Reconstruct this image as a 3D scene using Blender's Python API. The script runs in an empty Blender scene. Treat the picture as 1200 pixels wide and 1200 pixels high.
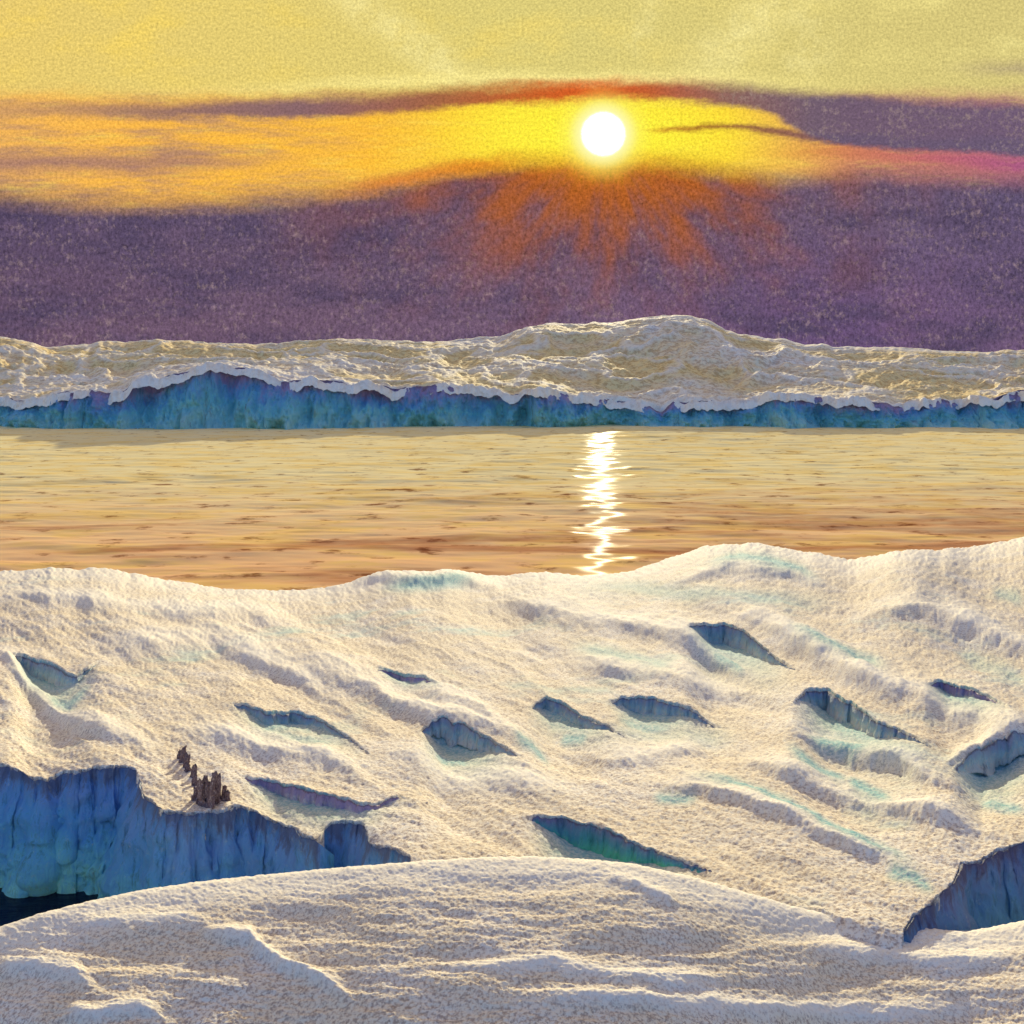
# Polar shore at sunset: snow field, blue ice cliffs, open water, far ice shelf, cloud-banded sky.
import bpy, math
import numpy as np

C = bpy.context.scene.collection
bpy.context.scene.cycles.caustics_reflective = False
bpy.context.scene.cycles.caustics_refractive = False
scene = bpy.context.scene
EXPO = 0.75
GAIN = 2 ** EXPO
CAM_Z = 12.0
F = 1200.0          # focal length in photo pixels (36 mm lens on a 36 mm sensor)
HZ = 440.0          # horizon row of the photograph

# ------------------------------------------------------------------ helpers
def lin(r, g, b, k=1.0):
    o = []
    for c in (r, g, b):
        c = c / 255.0
        o.append((c / 12.92 if c <= 0.04045 else ((c + 0.055) / 1.055) ** 2.4) * k)
    return (o[0], o[1], o[2], 1.0)

def sky(r, g, b):
    return lin(r, g, b, 1.0 / GAIN)

def hash2(ix, iy, seed):
    h = (ix.astype(np.int64) * 374761393 + iy.astype(np.int64) * 668265263 + seed * 974711 + 1013904223) & 0xFFFFFFFF
    h = ((h ^ (h >> 13)) * 1274126177) & 0xFFFFFFFF
    h = ((h ^ (h >> 16)) * 2246822519) & 0xFFFFFFFF
    return ((h ^ (h >> 15)) & 0xFFFFFF) / float(0xFFFFFF)

def vnoise(x, y, seed=0):
    x = np.asarray(x, float); y = np.asarray(y, float)
    x, y = np.broadcast_arrays(x, y)
    ix = np.floor(x); iy = np.floor(y)
    fx = x - ix; fy = y - iy
    fx = fx * fx * fx * (fx * (fx * 6 - 15) + 10); fy = fy * fy * fy * (fy * (fy * 6 - 15) + 10)
    a = hash2(ix, iy, seed); b = hash2(ix + 1, iy, seed)
    c = hash2(ix, iy + 1, seed); d = hash2(ix + 1, iy + 1, seed)
    return (a * (1 - fx) + b * fx) * (1 - fy) + (c * (1 - fx) + d * fx) * fy - 0.5

def fbm(x, y, seed=0, octv=4, gain=0.5):
    s = 0; a = 1.0
    for k in range(octv):
        s = s + a * vnoise(x * 2 ** k + 17.3 * k, y * 2 ** k - 9.1 * k, seed + k)
        a *= gain
    return s

def sstep(a, b, t):
    t = np.clip((t - a) / (b - a), 0, 1)
    return t * t * (3 - 2 * t)

def grid_mesh(name, X, Y, Z, mat, parent=None, smooth=True, wrap=False, attrs=None):
    """quads over a 2-D array of points, as one mesh object"""
    n, m = X.shape
    me = bpy.data.meshes.new(name)
    co = np.stack([X, Y, Z], -1).reshape(-1, 3).astype(np.float32)
    i = np.arange(n if wrap else n - 1)[:, None]; j = np.arange(m - 1)[None, :]
    i2 = (i + 1) % n
    q = np.stack([i * m + j, i * m + j + 1, i2 * m + j + 1, i2 * m + j], -1).reshape(-1, 4)
    loops = q.reshape(-1)
    extra = []
    if wrap:   # close the two ends
        extra = [[k * m for k in range(n)], [k * m + m - 1 for k in reversed(range(n))]]
    nl = len(loops) + sum(len(e) for e in extra)
    me.vertices.add(len(co)); me.vertices.foreach_set('co', co.reshape(-1))
    me.loops.add(nl); me.polygons.add(len(q) + len(extra))
    alll = np.concatenate([loops] + [np.array(e) for e in extra]) if extra else loops
    me.loops.foreach_set('vertex_index', alll.astype(np.int32))
    st = list(range(0, len(loops), 4)); tot = [4] * len(q)
    p = len(loops)
    for e in extra:
        st.append(p); tot.append(len(e)); p += len(e)
    me.polygons.foreach_set('loop_start', np.array(st, np.int32))
    me.polygons.foreach_set('loop_total', np.array(tot, np.int32))
    me.polygons.foreach_set('use_smooth', np.full(len(st), smooth, bool))
    me.update(calc_edges=True); me.validate()
    me.materials.append(mat)
    for k, a in (attrs or {}).items():
        at = me.attributes.new(k, 'FLOAT', 'POINT')
        at.data.foreach_set('value', np.ascontiguousarray(np.broadcast_to(a, X.shape), np.float32).reshape(-1))
    o = bpy.data.objects.new(name, me); C.objects.link(o)
    if parent: o.parent = parent
    return o

def tag(o, label, cat, group=None):
    o['label'] = label; o['category'] = cat
    if group: o['group'] = group
    return o

def structure(o, label=None):
    o['kind'] = 'structure'
    if label: o['label'] = label
    return o

def P(*pts):
    a = np.array(pts, float)
    return a[:, 0], a[:, 1]

# ------------------------------------------------------------------ materials
def newmat(name):
    m = bpy.data.materials.new(name); m.use_nodes = True
    nt = m.node_tree
    return m, nt, nt.nodes['Principled BSDF']

def N(nt, t, **kw):
    n = nt.nodes.new(t)
    for k, v in kw.items():
        if k.startswith('i_'):
            n.inputs[k[2:].replace('_', ' ')].default_value = v
        else:
            setattr(n, k, v)
    return n

def ramp(nt, fac, stops, interp='LINEAR'):
    r = nt.nodes.new('ShaderNodeValToRGB'); r.color_ramp.interpolation = interp
    e = r.color_ramp.elements
    while len(e) < len(stops): e.new(0.5)
    for k, (p, c) in enumerate(stops):
        e[k].position = p; e[k].color = c if len(c) == 4 else (*c, 1)
    nt.links.new(fac, r.inputs[0])
    return r.outputs[0]

def mixc(nt, f, a, b, mode='MIX'):
    m = nt.nodes.new('ShaderNodeMix'); m.data_type = 'RGBA'; m.blend_type = mode
    for s, v in ((m.inputs[0], f), (m.inputs[6], a), (m.inputs[7], b)):
        if hasattr(v, 'is_linked') or hasattr(v, 'links'): nt.links.new(v, s)
        else: s.default_value = v
    return m.outputs[2]

def math_(nt, op, a, b=None, c=None, clamp=False):
    m = nt.nodes.new('ShaderNodeMath'); m.operation = op; m.use_clamp = clamp
    for k, v in enumerate((a, b, c)):
        if v is None: continue
        if hasattr(v, 'links'): nt.links.new(v, m.inputs[k])
        else: m.inputs[k].default_value = v
    return m.outputs[0]

def snow_material(name, grain, teal, bump=0.6, ochre=(0.97, 0.91, 0.78), tan=(0.49, 0.42, 0.39)):
    m, nt, b = newmat(name)
    L = nt.links.new
    geo = N(nt, 'ShaderNodeNewGeometry')
    n1 = N(nt, 'ShaderNodeTexNoise', i_Scale=grain, i_Detail=9.0, i_Roughness=0.75)
    n2 = N(nt, 'ShaderNodeTexNoise', i_Scale=grain * 0.035, i_Detail=6.0, i_Roughness=0.6)
    n3 = N(nt, 'ShaderNodeTexNoise', i_Scale=grain * 0.012, i_Detail=5.0, i_Roughness=0.65)
    for n in (n1, n2, n3): L(geo.outputs['Position'], n.inputs['Vector'])
    grains = ramp(nt, n1.outputs[0], [(0.425, tan), (0.475, (0.78, 0.70, 0.62)), (0.535, (0.97, 0.94, 0.87))])
    dust = ramp(nt, n2.outputs[0], [(0.36, (1, 1, 1)), (0.56, ochre)])
    col = mixc(nt, 0.8 if teal > 0 or bump > 0.55 else 1.0, grains, dust, 'MULTIPLY')
    if teal > 0:
        tm = ramp(nt, n3.outputs[0], [(0.57, (0, 0, 0)), (0.70, (1, 1, 1))])
        f = math_(nt, 'MULTIPLY', tm, teal)
        col = mixc(nt, f, col, (0.36, 0.66, 0.70, 1))
    # sunlit white painted along the ridge crests, and teal shadow colour in the hollows
    at = N(nt, 'ShaderNodeAttribute', attribute_name='crest_light')
    f = math_(nt, 'MULTIPLY', at.outputs['Fac'], math_(nt, 'MULTIPLY_ADD', n1.outputs[0], 2.2, -0.2, clamp=True), clamp=True)
    col = mixc(nt, f, col, (0.98, 0.96, 0.90, 1))
    at = N(nt, 'ShaderNodeAttribute', attribute_name='teal_shade')
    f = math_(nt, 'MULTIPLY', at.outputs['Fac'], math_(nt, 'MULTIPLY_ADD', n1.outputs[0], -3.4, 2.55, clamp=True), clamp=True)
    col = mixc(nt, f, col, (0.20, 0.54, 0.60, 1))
    L(col, b.inputs['Base Color'])
    b.inputs['Roughness'].default_value = 0.8
    b.inputs['Specular IOR Level'].default_value = 0.06
    bp = N(nt, 'ShaderNodeBump', i_Strength=bump, i_Distance=0.5 / grain)
    L(n1.outputs[0], bp.inputs['Height']); L(bp.outputs[0], b.inputs['Normal'])
    return m

def ice_material(name, stops, scale, frost=0.42, snowed=0.0):
    """strata of glacier ice (greener and clearer low, violet high painting the shade under the brink) broken by noise and vertical streaks"""
    m, nt, b = newmat(name)
    L = nt.links.new
    geo = N(nt, 'ShaderNodeNewGeometry')
    sep = N(nt, 'ShaderNodeSeparateXYZ'); L(geo.outputs['Position'], sep.inputs[0])
    mp = N(nt, 'ShaderNodeMapping'); mp.inputs['Scale'].default_value = (1, 1, 0.22)
    L(geo.outputs['Position'], mp.inputs[0])
    n1 = N(nt, 'ShaderNodeTexNoise', i_Scale=scale, i_Detail=7.0, i_Roughness=0.65)
    n2 = N(nt, 'ShaderNodeTexNoise', i_Scale=scale * 5, i_Detail=8.0, i_Roughness=0.75)
    n3 = N(nt, 'ShaderNodeTexNoise', i_Scale=scale * 9, i_Detail=6.0, i_Roughness=0.75)
    L(geo.outputs['Position'], n1.inputs[0]); L(mp.outputs[0], n2.inputs[0]); L(geo.outputs['Position'], n3.inputs[0])
    h = N(nt, 'ShaderNodeAttribute', attribute_name='level')      # height up the face, 0 foot to 1 brink
    hh = math_(nt, 'MULTIPLY_ADD', math_(nt, 'SUBTRACT', n1.outputs[0], 0.5), 0.9, h.outputs['Fac'])
    hh = math_(nt, 'MULTIPLY_ADD', math_(nt, 'SUBTRACT', n2.outputs[0], 0.5), 0.8, hh)
    col = ramp(nt, hh, stops)
    brk = math_(nt, 'MULTIPLY_ADD', math_(nt, 'SUBTRACT', n2.outputs[0], 0.5), 0.55, h.outputs['Fac'])      # dark recess shade painted under the brink
    brink_shade = ramp(nt, brk, [(0.90, (0, 0, 0)), (0.98, (1, 1, 1))])
    col = mixc(nt, math_(nt, 'MULTIPLY', brink_shade, 0.62), col, (0.10, 0.065, 0.085, 1))
    fleck = ramp(nt, n3.outputs[0], [(0.58, (0, 0, 0)), (0.74, (1, 1, 1))])
    col = mixc(nt, math_(nt, 'MULTIPLY', fleck, frost), col, (0.70, 0.84, 0.80, 1))
    if snowed:           # drifted snow clinging to the foot of the face
        ft = math_(nt, 'MULTIPLY_ADD', math_(nt, 'SUBTRACT', n3.outputs[0], 0.5), 1.8, math_(nt, 'MULTIPLY_ADD', math_(nt, 'SUBTRACT', n1.outputs[0], 0.5), 0.8, h.outputs['Fac']))
        col = mixc(nt, math_(nt, 'MULTIPLY', ramp(nt, ft, [(0.22, (1, 1, 1)), (0.62, (0, 0, 0))]), snowed), col, (0.88, 0.86, 0.80, 1))
    dark = ramp(nt, n2.outputs[0], [(0.30, (0.30, 0.30, 0.38)), (0.46, (1, 1, 1))])
    col = mixc(nt, 1.0, col, dark, 'MULTIPLY')
    L(col, b.inputs['Base Color'])
    b.inputs['Roughness'].default_value = 0.55
    b.inputs['Specular IOR Level'].default_value = 0.2
    bp = N(nt, 'ShaderNodeBump', i_Strength=0.7, i_Distance=0.4 / scale)
    L(n2.outputs[0], bp.inputs['Height']); L(bp.outputs[0], b.inputs['Normal'])
    return m

M_snow = snow_material('packed_snow', 15.0, 0.55)
M_drift = snow_material('drift_snow', 26.0, 0.0)
M_far_snow = snow_material('far_snow', 0.55, 0.0, 0.25, (1.0, 0.84, 0.46), (0.66, 0.55, 0.45))
TEA = (0.30, 0.90, 0.92)
M_far_ice = ice_material('shelf_ice', [(0.15, (0.56, 0.98, 0.97)), (0.45, (0.30, 0.84, 0.98)), (0.68, (0.24, 0.58, 0.96)), (0.9, (0.48, 0.38, 0.70))], 0.09)
M_blue = ice_material('blue_ice', [(0.26, TEA), (0.46, (0.18, 0.66, 0.98)), (0.68, (0.13, 0.48, 0.98)), (0.98, (0.20, 0.42, 0.90))], 0.9)
M_right = ice_material('dusk_ice', [(0.3, (0.26, 0.66, 0.86)), (0.65, (0.17, 0.42, 0.76)), (1.0, (0.20, 0.26, 0.54))], 1.1)
M_green = ice_material('green_ice', [(0.15, (0.12, 0.62, 0.46)), (0.5, (0.10, 0.42, 0.56)), (0.95, (0.20, 0.24, 0.50))], 1.2)
M_pale = ice_material('teal_ice', [(0.1, (0.56, 0.82, 0.82)), (0.5, (0.50, 0.74, 0.80)), (0.95, (0.36, 0.42, 0.62))], 1.2, 0.9, 0.85)
M_mauve = ice_material('mauve_shade_ice', [(0.2, (0.52, 0.46, 0.72)), (1.0, (0.40, 0.32, 0.58))], 1.2, 0.7, 0.7)  # violet also paints the shade of the lip above the left cliff

def rock_material():
    m, nt, b = newmat('brown_rock')
    n = N(nt, 'ShaderNodeTexNoise', i_Scale=14.0, i_Detail=8.0, i_Roughness=0.7)
    nt.links.new(ramp(nt, n.outputs[0], [(0.35, (0.07, 0.04, 0.05)), (0.55, (0.20, 0.13, 0.14)), (0.68, (0.60, 0.52, 0.48))]), b.inputs['Base Color'])
    b.inputs['Roughness'].default_value = 0.85
    return m
M_rock = rock_material()

def water_material(name, base, sx, sy, rough, aniso, bump, dist, near_tint=None, spec=0.3, sky_matte=0.0):
    """long-crested swell: slopes are large towards the viewer and small across, as an anisotropic gloss plus wave normals"""
    m, nt, b = newmat(name)
    L = nt.links.new
    geo = N(nt, 'ShaderNodeNewGeometry')
    hs = []
    for k, (s, w) in enumerate(((1.0, 1.0), (3.1, 0.35), (0.23, 2.0))):
        mp = N(nt, 'ShaderNodeMapping'); mp.inputs['Scale'].default_value = (sx * s, sy * s, 1)
        mp.inputs['Rotation'].default_value = (0, 0, 0.03 * (k - 1)); mp.inputs['Location'].default_value = (13 * k, 5 * k, 0)
        L(geo.outputs['Position'], mp.inputs[0])
        n = N(nt, 'ShaderNodeTexNoise', i_Scale=1.0, i_Detail=3.0, i_Roughness=0.55)
        L(mp.outputs[0], n.inputs[0])
        hs.append(math_(nt, 'MULTIPLY', n.outputs[0], w))
    h = math_(nt, 'ADD', math_(nt, 'ADD', hs[0], hs[1]), hs[2])
    bp = N(nt, 'ShaderNodeBump', i_Strength=bump, i_Distance=dist)
    L(h, bp.inputs['Height']); L(bp.outputs[0], b.inputs['Normal'])
    n = N(nt, 'ShaderNodeTexNoise', i_Scale=1.0, i_Detail=5.0, i_Roughness=0.65)
    mp = N(nt, 'ShaderNodeMapping'); mp.inputs['Scale'].default_value = (0.30, 0.42, 1)
    L(geo.outputs['Position'], mp.inputs[0]); L(mp.outputs[0], n.inputs[0])
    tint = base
    if near_tint:          # browner towards the near shore: weaker sky reflection painted into the tint
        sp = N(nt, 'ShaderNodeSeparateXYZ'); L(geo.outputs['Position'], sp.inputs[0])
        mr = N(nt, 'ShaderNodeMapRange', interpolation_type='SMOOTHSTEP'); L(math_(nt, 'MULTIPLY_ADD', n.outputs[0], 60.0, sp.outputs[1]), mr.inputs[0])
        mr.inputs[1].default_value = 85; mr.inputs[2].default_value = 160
        tint = mixc(nt, mr.outputs[0], near_tint, base)
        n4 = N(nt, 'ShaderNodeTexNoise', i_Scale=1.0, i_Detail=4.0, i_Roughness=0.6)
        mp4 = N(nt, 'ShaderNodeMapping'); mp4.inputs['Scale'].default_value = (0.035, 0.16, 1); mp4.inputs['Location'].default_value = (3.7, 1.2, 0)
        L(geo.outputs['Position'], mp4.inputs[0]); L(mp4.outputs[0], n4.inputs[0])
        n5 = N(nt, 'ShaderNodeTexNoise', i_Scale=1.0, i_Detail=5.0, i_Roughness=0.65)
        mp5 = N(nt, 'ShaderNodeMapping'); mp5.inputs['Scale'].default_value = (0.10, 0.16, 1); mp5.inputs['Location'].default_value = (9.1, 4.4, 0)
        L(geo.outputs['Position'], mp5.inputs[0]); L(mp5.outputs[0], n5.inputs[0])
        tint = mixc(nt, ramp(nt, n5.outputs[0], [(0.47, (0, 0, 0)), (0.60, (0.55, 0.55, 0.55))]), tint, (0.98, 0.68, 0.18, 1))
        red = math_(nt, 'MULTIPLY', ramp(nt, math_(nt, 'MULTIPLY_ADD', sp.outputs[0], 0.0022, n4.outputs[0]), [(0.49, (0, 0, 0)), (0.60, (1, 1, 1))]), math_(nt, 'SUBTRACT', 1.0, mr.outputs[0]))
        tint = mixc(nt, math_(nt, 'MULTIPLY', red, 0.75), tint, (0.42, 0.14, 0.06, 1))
    L(mixc(nt, 1.0, tint, ramp(nt, n.outputs[0], [(0.33, (0.42, 0.30, 0.26)), (0.42, (1, 1, 1))]), 'MULTIPLY'), b.inputs['Base Color'])  # dark wave-face dashes painted into the colour
    b.inputs['Roughness'].default_value = rough
    b.inputs['Anisotropic'].default_value = aniso
    tv = N(nt, 'ShaderNodeCombineXYZ'); tv.inputs[1].default_value = 1.0
    L(tv.outputs[0], b.inputs['Tangent'])
    b.inputs['IOR'].default_value = 1.33
    b.inputs['Specular IOR Level'].default_value = spec
    if sky_matte:            # matte layer whose gold colour stands in for sky reflected on the water
        df = N(nt, 'ShaderNodeBsdfDiffuse'); L(b.inputs['Base Color'].links[0].from_socket, df.inputs['Color']); L(bp.outputs[0], df.inputs['Normal'])
        mx = N(nt, 'ShaderNodeMixShader'); mx.inputs[0].default_value = sky_matte
        L(b.outputs[0], mx.inputs[1]); L(df.outputs[0], mx.inputs[2])
        L(mx.outputs[0], nt.nodes['Material Output'].inputs['Surface'])
    return m
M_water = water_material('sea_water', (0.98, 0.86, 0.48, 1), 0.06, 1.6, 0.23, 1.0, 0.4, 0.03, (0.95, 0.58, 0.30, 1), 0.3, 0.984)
M_pool = water_material('melt_water', (0.004, 0.008, 0.03, 1), 0.8, 2.0, 0.08, 0.0, 0.4, 0.05)

# ------------------------------------------------------------------ snow field (terrain between the near drift and the sea)
SL, D0, Z0 = 0.0956, 19.0, 4.7
K0 = CAM_Z - Z0 - D0 * SL       # constant of the sloping base plane

def plane_d(v):
    return K0 / ((v - HZ) / F - SL)

SHORE = P((-700, 668), (-200, 672), (0, 668), (60, 664), (130, 667), (200, 678), (250, 688), (300, 690), (380, 688), (440, 674), (520, 666), (590, 673), (640, 668),
          (690, 673), (740, 668), (780, 655), (830, 638), (880, 633), (940, 645), (1000, 653), (1060, 643), (1120, 641), (1200, 628), (1500, 630), (1900, 645))
CLIFF = P((-900, 870), (-400, 885), (-120, 892), (0, 895), (40, 906), (75, 899), (100, 904), (130, 903), (158, 905), (168, 932), (188, 950), (215, 955), (250, 950), (282, 943),
          (318, 946), (345, 955), (360, 968), (370, 972), (382, 960), (400, 957), (426, 960), (432, 980), (452, 990), (480, 1006), (500, 1075), (520, 1200))
RCLIFF = P((1040, 1200), (1060, 1090), (1070, 1073), (1098, 1056), (1117, 1036), (1126, 1010), (1158, 1001), (1180, 991), (1200, 988), (1300, 986), (1450, 1000), (1700, 1010), (1790, 1045), (1830, 1100), (1850, 1300))
CREST = P((-900, 1120), (-200, 1115), (0, 1088), (50, 1071), (100, 1058), (150, 1047), (190, 1040), (250, 1031), (300, 1026), (380, 1018), (450, 1012), (500, 1008), (560, 1004), (620, 1003),
          (680, 1006), (740, 1012), (800, 1025), (860, 1042), (920, 1060), (980, 1075), (1040, 1086), (1100, 1091), (1135, 1093), (1200, 1080), (1400, 1060), (1900, 1080))
RIDGES = [  # crest polylines (photo pixels on the snow), height, reach away, reach near
    (P((-60, 735), (0, 770), (40, 803), (80, 842), (150, 866), (210, 893)), 8, 16, 9),
    (P((90, 778), (165, 763), (250, 755), (325, 786), (400, 820), (440, 850)), 7, 26, 12),
    (P((310, 775), (425, 806), (500, 838), (595, 860), (660, 890)), 7, 20, 10),
    (P((475, 803), (550, 830), (600, 850)), 5, 14, 8),
    (P((540, 703), (600, 713), (700, 733), (800, 753), (880, 785), (930, 800)), 9, 24, 11),
    (P((640, 772), (675, 780), (775, 798), (900, 806)), 7, 18, 9),
    (P((800, 700), (850, 718), (925, 758), (1000, 803), (1100, 832), (1175, 856), (1260, 870)), 12, 26, 12),
    (P((985, 745), (1020, 727), (1075, 717), (1125, 740), (1200, 770), (1300, 800)), 12, 28, 10),
    (P((900, 850), (980, 869), (1050, 890), (1090, 915), (1140, 930)), 9, 20, 8),
    (P((840, 885), (925, 908), (1025, 936), (1100, 960), (1200, 985)), 9, 22, 10),
    (P((730, 912), (825, 925), (900, 955), (975, 981), (1050, 1016), (1090, 1032)), 10, 22, 8),
    (P((1105, 905), (1130, 880), (1160, 866), (1220, 858)), 8, 14, 7),
    (P((400, 690), (450, 680), (530, 682), (600, 700)), 5, 10, 6),
    (P((760, 690), (850, 668), (920, 672), (1000, 700)), 5, 14, 7),
    (P((-100, 700), (40, 700), (160, 716), (280, 720), (400, 735)), 5, 18, 10),
    (P((430, 880), (520, 905), (600, 915), (700, 940)), 5, 20, 14),
    (P((690, 890), (780, 880), (850, 868)), 5, 16, 10),
    (P((180, 860), (280, 868), (380, 890), (460, 925)), 6, 20, 12),
]
TEAL_SHADE = [  # teal shadow streaks painted into the snow hollows: polyline, half width, strength
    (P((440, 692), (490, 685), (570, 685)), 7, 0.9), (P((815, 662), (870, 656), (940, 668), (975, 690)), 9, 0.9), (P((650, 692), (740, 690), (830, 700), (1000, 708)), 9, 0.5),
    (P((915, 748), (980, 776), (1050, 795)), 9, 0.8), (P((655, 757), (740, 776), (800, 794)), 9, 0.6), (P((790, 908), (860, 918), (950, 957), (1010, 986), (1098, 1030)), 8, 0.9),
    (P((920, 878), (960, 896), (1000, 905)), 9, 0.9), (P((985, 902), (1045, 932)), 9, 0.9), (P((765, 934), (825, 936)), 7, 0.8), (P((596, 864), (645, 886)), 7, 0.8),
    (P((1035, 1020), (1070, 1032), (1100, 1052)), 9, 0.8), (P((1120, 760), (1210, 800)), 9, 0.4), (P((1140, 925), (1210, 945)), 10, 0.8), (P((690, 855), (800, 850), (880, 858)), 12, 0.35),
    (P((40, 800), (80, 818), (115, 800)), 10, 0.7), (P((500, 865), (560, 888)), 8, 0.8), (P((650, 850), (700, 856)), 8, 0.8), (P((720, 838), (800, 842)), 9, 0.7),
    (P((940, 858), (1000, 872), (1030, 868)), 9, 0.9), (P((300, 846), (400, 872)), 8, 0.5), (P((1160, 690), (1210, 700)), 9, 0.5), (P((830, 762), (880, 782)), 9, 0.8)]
LEDGES = {  # exposed ice under a snow lip: top edge polyline, face height in photo pixels, run-out, material, label
    'a': (P((8, 766), (30, 770), (60, 781), (85, 792), (105, 786), (128, 773)), 30, 2.2, M_pale, 'V-shaped blue-grey ice notch in the upper left of the snow field'),
    'b': (P((262, 825), (290, 829), (312, 839), (340, 831), (370, 836), (400, 856), (426, 873), (450, 890)), 18, 2.6, M_pale, 'long ragged strip of blue ice left of centre in the snow'),
    'c': (P((486, 853), (515, 845), (545, 853), (584, 870), (622, 892)), 32, 1.8, M_pale, 'small teal ice hollow near the middle of the snow field'),
    'd': (P((608, 958), (632, 957), (660, 960), (700, 970), (740, 986), (800, 1006), (850, 1022)), 42, 1.6, M_green, 'dark green ice ledge right behind the crest of the near drift'),
    'e': (P((614, 826), (640, 816), (665, 826), (700, 844), (745, 864)), 22, 2.0, M_pale, 'narrow blue-grey slanting ice ledge right of centre'),
    'f': (P((706, 822), (735, 816), (795, 826), (862, 846)), 24, 2.2, M_pale, 'longer grey-blue ice patch just right of the narrow slanting ledge'),
    'g': (P((798, 750), (825, 736), (850, 734), (872, 746), (905, 770), (945, 792)), 34, 1.9, M_pale, 'blue-violet ice hollow highest on the right side, nearest the water'),
    'h': (P((922, 832), (945, 813), (970, 811), (1000, 829), (1030, 850), (1068, 864), (1105, 880)), 38, 1.8, M_pale, 'large violet and teal ice ledge on the right of the snow field'),
    'i': (P((1080, 813), (1105, 806), (1150, 820), (1200, 845)), 20, 2.2, M_mauve, 'small mauve ice patch above the pale hollow at the right edge'),
    'j': (P((1112, 902), (1135, 884), (1165, 872), (1215, 864), (1260, 872)), 42, 1.0, M_pale, 'broad pale blue ice hollow at the right edge, above the dark cliff'),
    'k': (P((272, 903), (290, 906), (318, 910), (350, 922), (375, 930), (400, 936), (425, 944), (450, 938), (470, 930), (488, 938), (504, 945)), 24, 2.2, M_mauve, 'ragged strip painted in violet lip shade, running right from the brown rocks above the left cliff'),
    'n': (P((436, 782), (458, 784), (492, 796), (530, 812)), 11, 2.4, M_mauve, 'thin dark ice streak just above the teal hollow near the middle'),
}

def tail(u, us):
    w = us[-1] - us[0]
    return sstep(us[0], us[0] + 0.28 * w, u) * sstep(us[-1], us[-1] - 0.66 * w, u)

def noise_warp(u, v):
    return u + 10 * fbm(u / 70, v / 45, 31, 3), v + 7 * fbm(u / 55, v / 30, 47, 3)

def shore_lift(u, v):
    ds = 52 + 5 * fbm(u / 170, u * 0, 5, 2)
    vs = HZ + F * (SL + K0 / ds)
    H = vs - np.interp(u, *SHORE) - 1.5 + 3 * fbm(u / 28, u * 0, 9, 3)
    W = 34.0 + 26.0 * sstep(2, 28, H)
    return H * np.exp(-(np.maximum(v - vs, 0) / W) ** 2), vs

def taper(u, us, f=0.22):
    w = (us[-1] - us[0]) * f
    return sstep(us[0], us[0] + w, u) * sstep(us[-1], us[-1] - w, u)

def field(u, v, fine=True, marks=False):
    """u, v = base-plane coordinates in photo pixels; returns world x, y, z"""
    lift, vs = shore_lift(u, v)
    vi = v - lift
    d = plane_d(v)
    h = lift.copy()
    wu, wv = noise_warp(u, vi)
    env = sstep(0, 60, v - vs)
    h += env * 8.5 * fbm(wu / 130, (wv - 0.38 * wu) / 42, 3, 4)
    rg = 1 - 2 * np.abs(fbm(wu / 75, (wv - 0.42 * wu) / 21, 63, 3))
    h += env * 2.2 * rg
    crest_light = 0.9 * np.exp(-(np.maximum(v - vs, 0) / 16) ** 2)  # crest highlight put into the snow colour, from the shore edge on
    for (pu, pv), a, wf, wn in RIDGES:
        dl = wv - np.interp(wu, pu, pv)
        g = np.where(dl < 0, np.exp(-(dl / wf) ** 2), np.exp(-(dl / (0.78 * wn)) ** 2))
        g = taper(wu, pu, 0.3) * g * (0.85 + 0.5 * fbm(wu / 60, wv / 40, 12, 3))
        h += 1.5 * a * g; crest_light = np.maximum(crest_light, g * np.where(dl > 0, 0.75, 1.0))
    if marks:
        teal_shade = 0 * h
        for (pu, pv), bw, st in TEAL_SHADE:
            teal_shade = np.maximum(teal_shade, st * taper(wu, pu, 0.3) * np.exp(-((wv - np.interp(wu, pu, pv)) / bw) ** 2))
    jag = 5 * fbm(u / 9, u * 0 + 3, 77, 3)
    for (pu, pv), hp, run, _m, _l in LEDGES.values():
        dl = vi - np.interp(u, pu, pv) - jag * 0.5
        if marks: teal_shade = np.maximum(teal_shade, 0.85 * tail(u, pu) * (dl > 0) * np.exp(-(dl / (1.0 * hp)) ** 2))  # teal shade painted on the floor below each ledge
        t = tail(u, pu) * hp * 0.58
        run = run * 3.6
        h -= t * sstep(0.5, 2.0, dl) * (1 - sstep(0, 1, dl / (run * hp)))
        h += 0.10 * t * np.exp(-(np.minimum(dl, 0) / 9) ** 2) * (dl < 0.5)
    if fine:
        h += 1.1 * fbm(u / 7, vi / 3.6, 91, 2) + 1.2 * vnoise(u / 2.6, vi / 1.8, 97)
    h -= 90 * sstep(0, 70, vi - np.interp(u, *CREST) + 4)
    z = CAM_Z - K0 - SL * d + h * d / F
    # trough in front of the ice cliffs
    jg = 7 * fbm(u / 11, u * 0 + 8, 21, 3)
    cut = (vi > np.interp(u, *CLIFF) + jg * 0.6) & (u < 515)
    z = np.where(cut, 1.8, z)
    cut = (vi > np.interp(u, *RCLIFF) + jg * 0.6) & (u > 1045)
    z = np.where(cut, 3.2, z)
    # beyond the shore edge: down under the sea
    z = z + (-1.5 - z) * sstep(0, 9, vs - v)
    if marks: return (u - 600) / F * d, d, z, np.clip(crest_light, 0, 1) * (1 - teal_shade), teal_shade
    return (u - 600) / F * d, d, z

def base_v(u, vi):
    """base-plane coordinate whose lifted image row is vi"""
    v = np.array(vi, float)
    for _ in range(40):
        l, _s = shore_lift(u, v)
        v = v + 0.5 * (vi + l - v)
    return v

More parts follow.
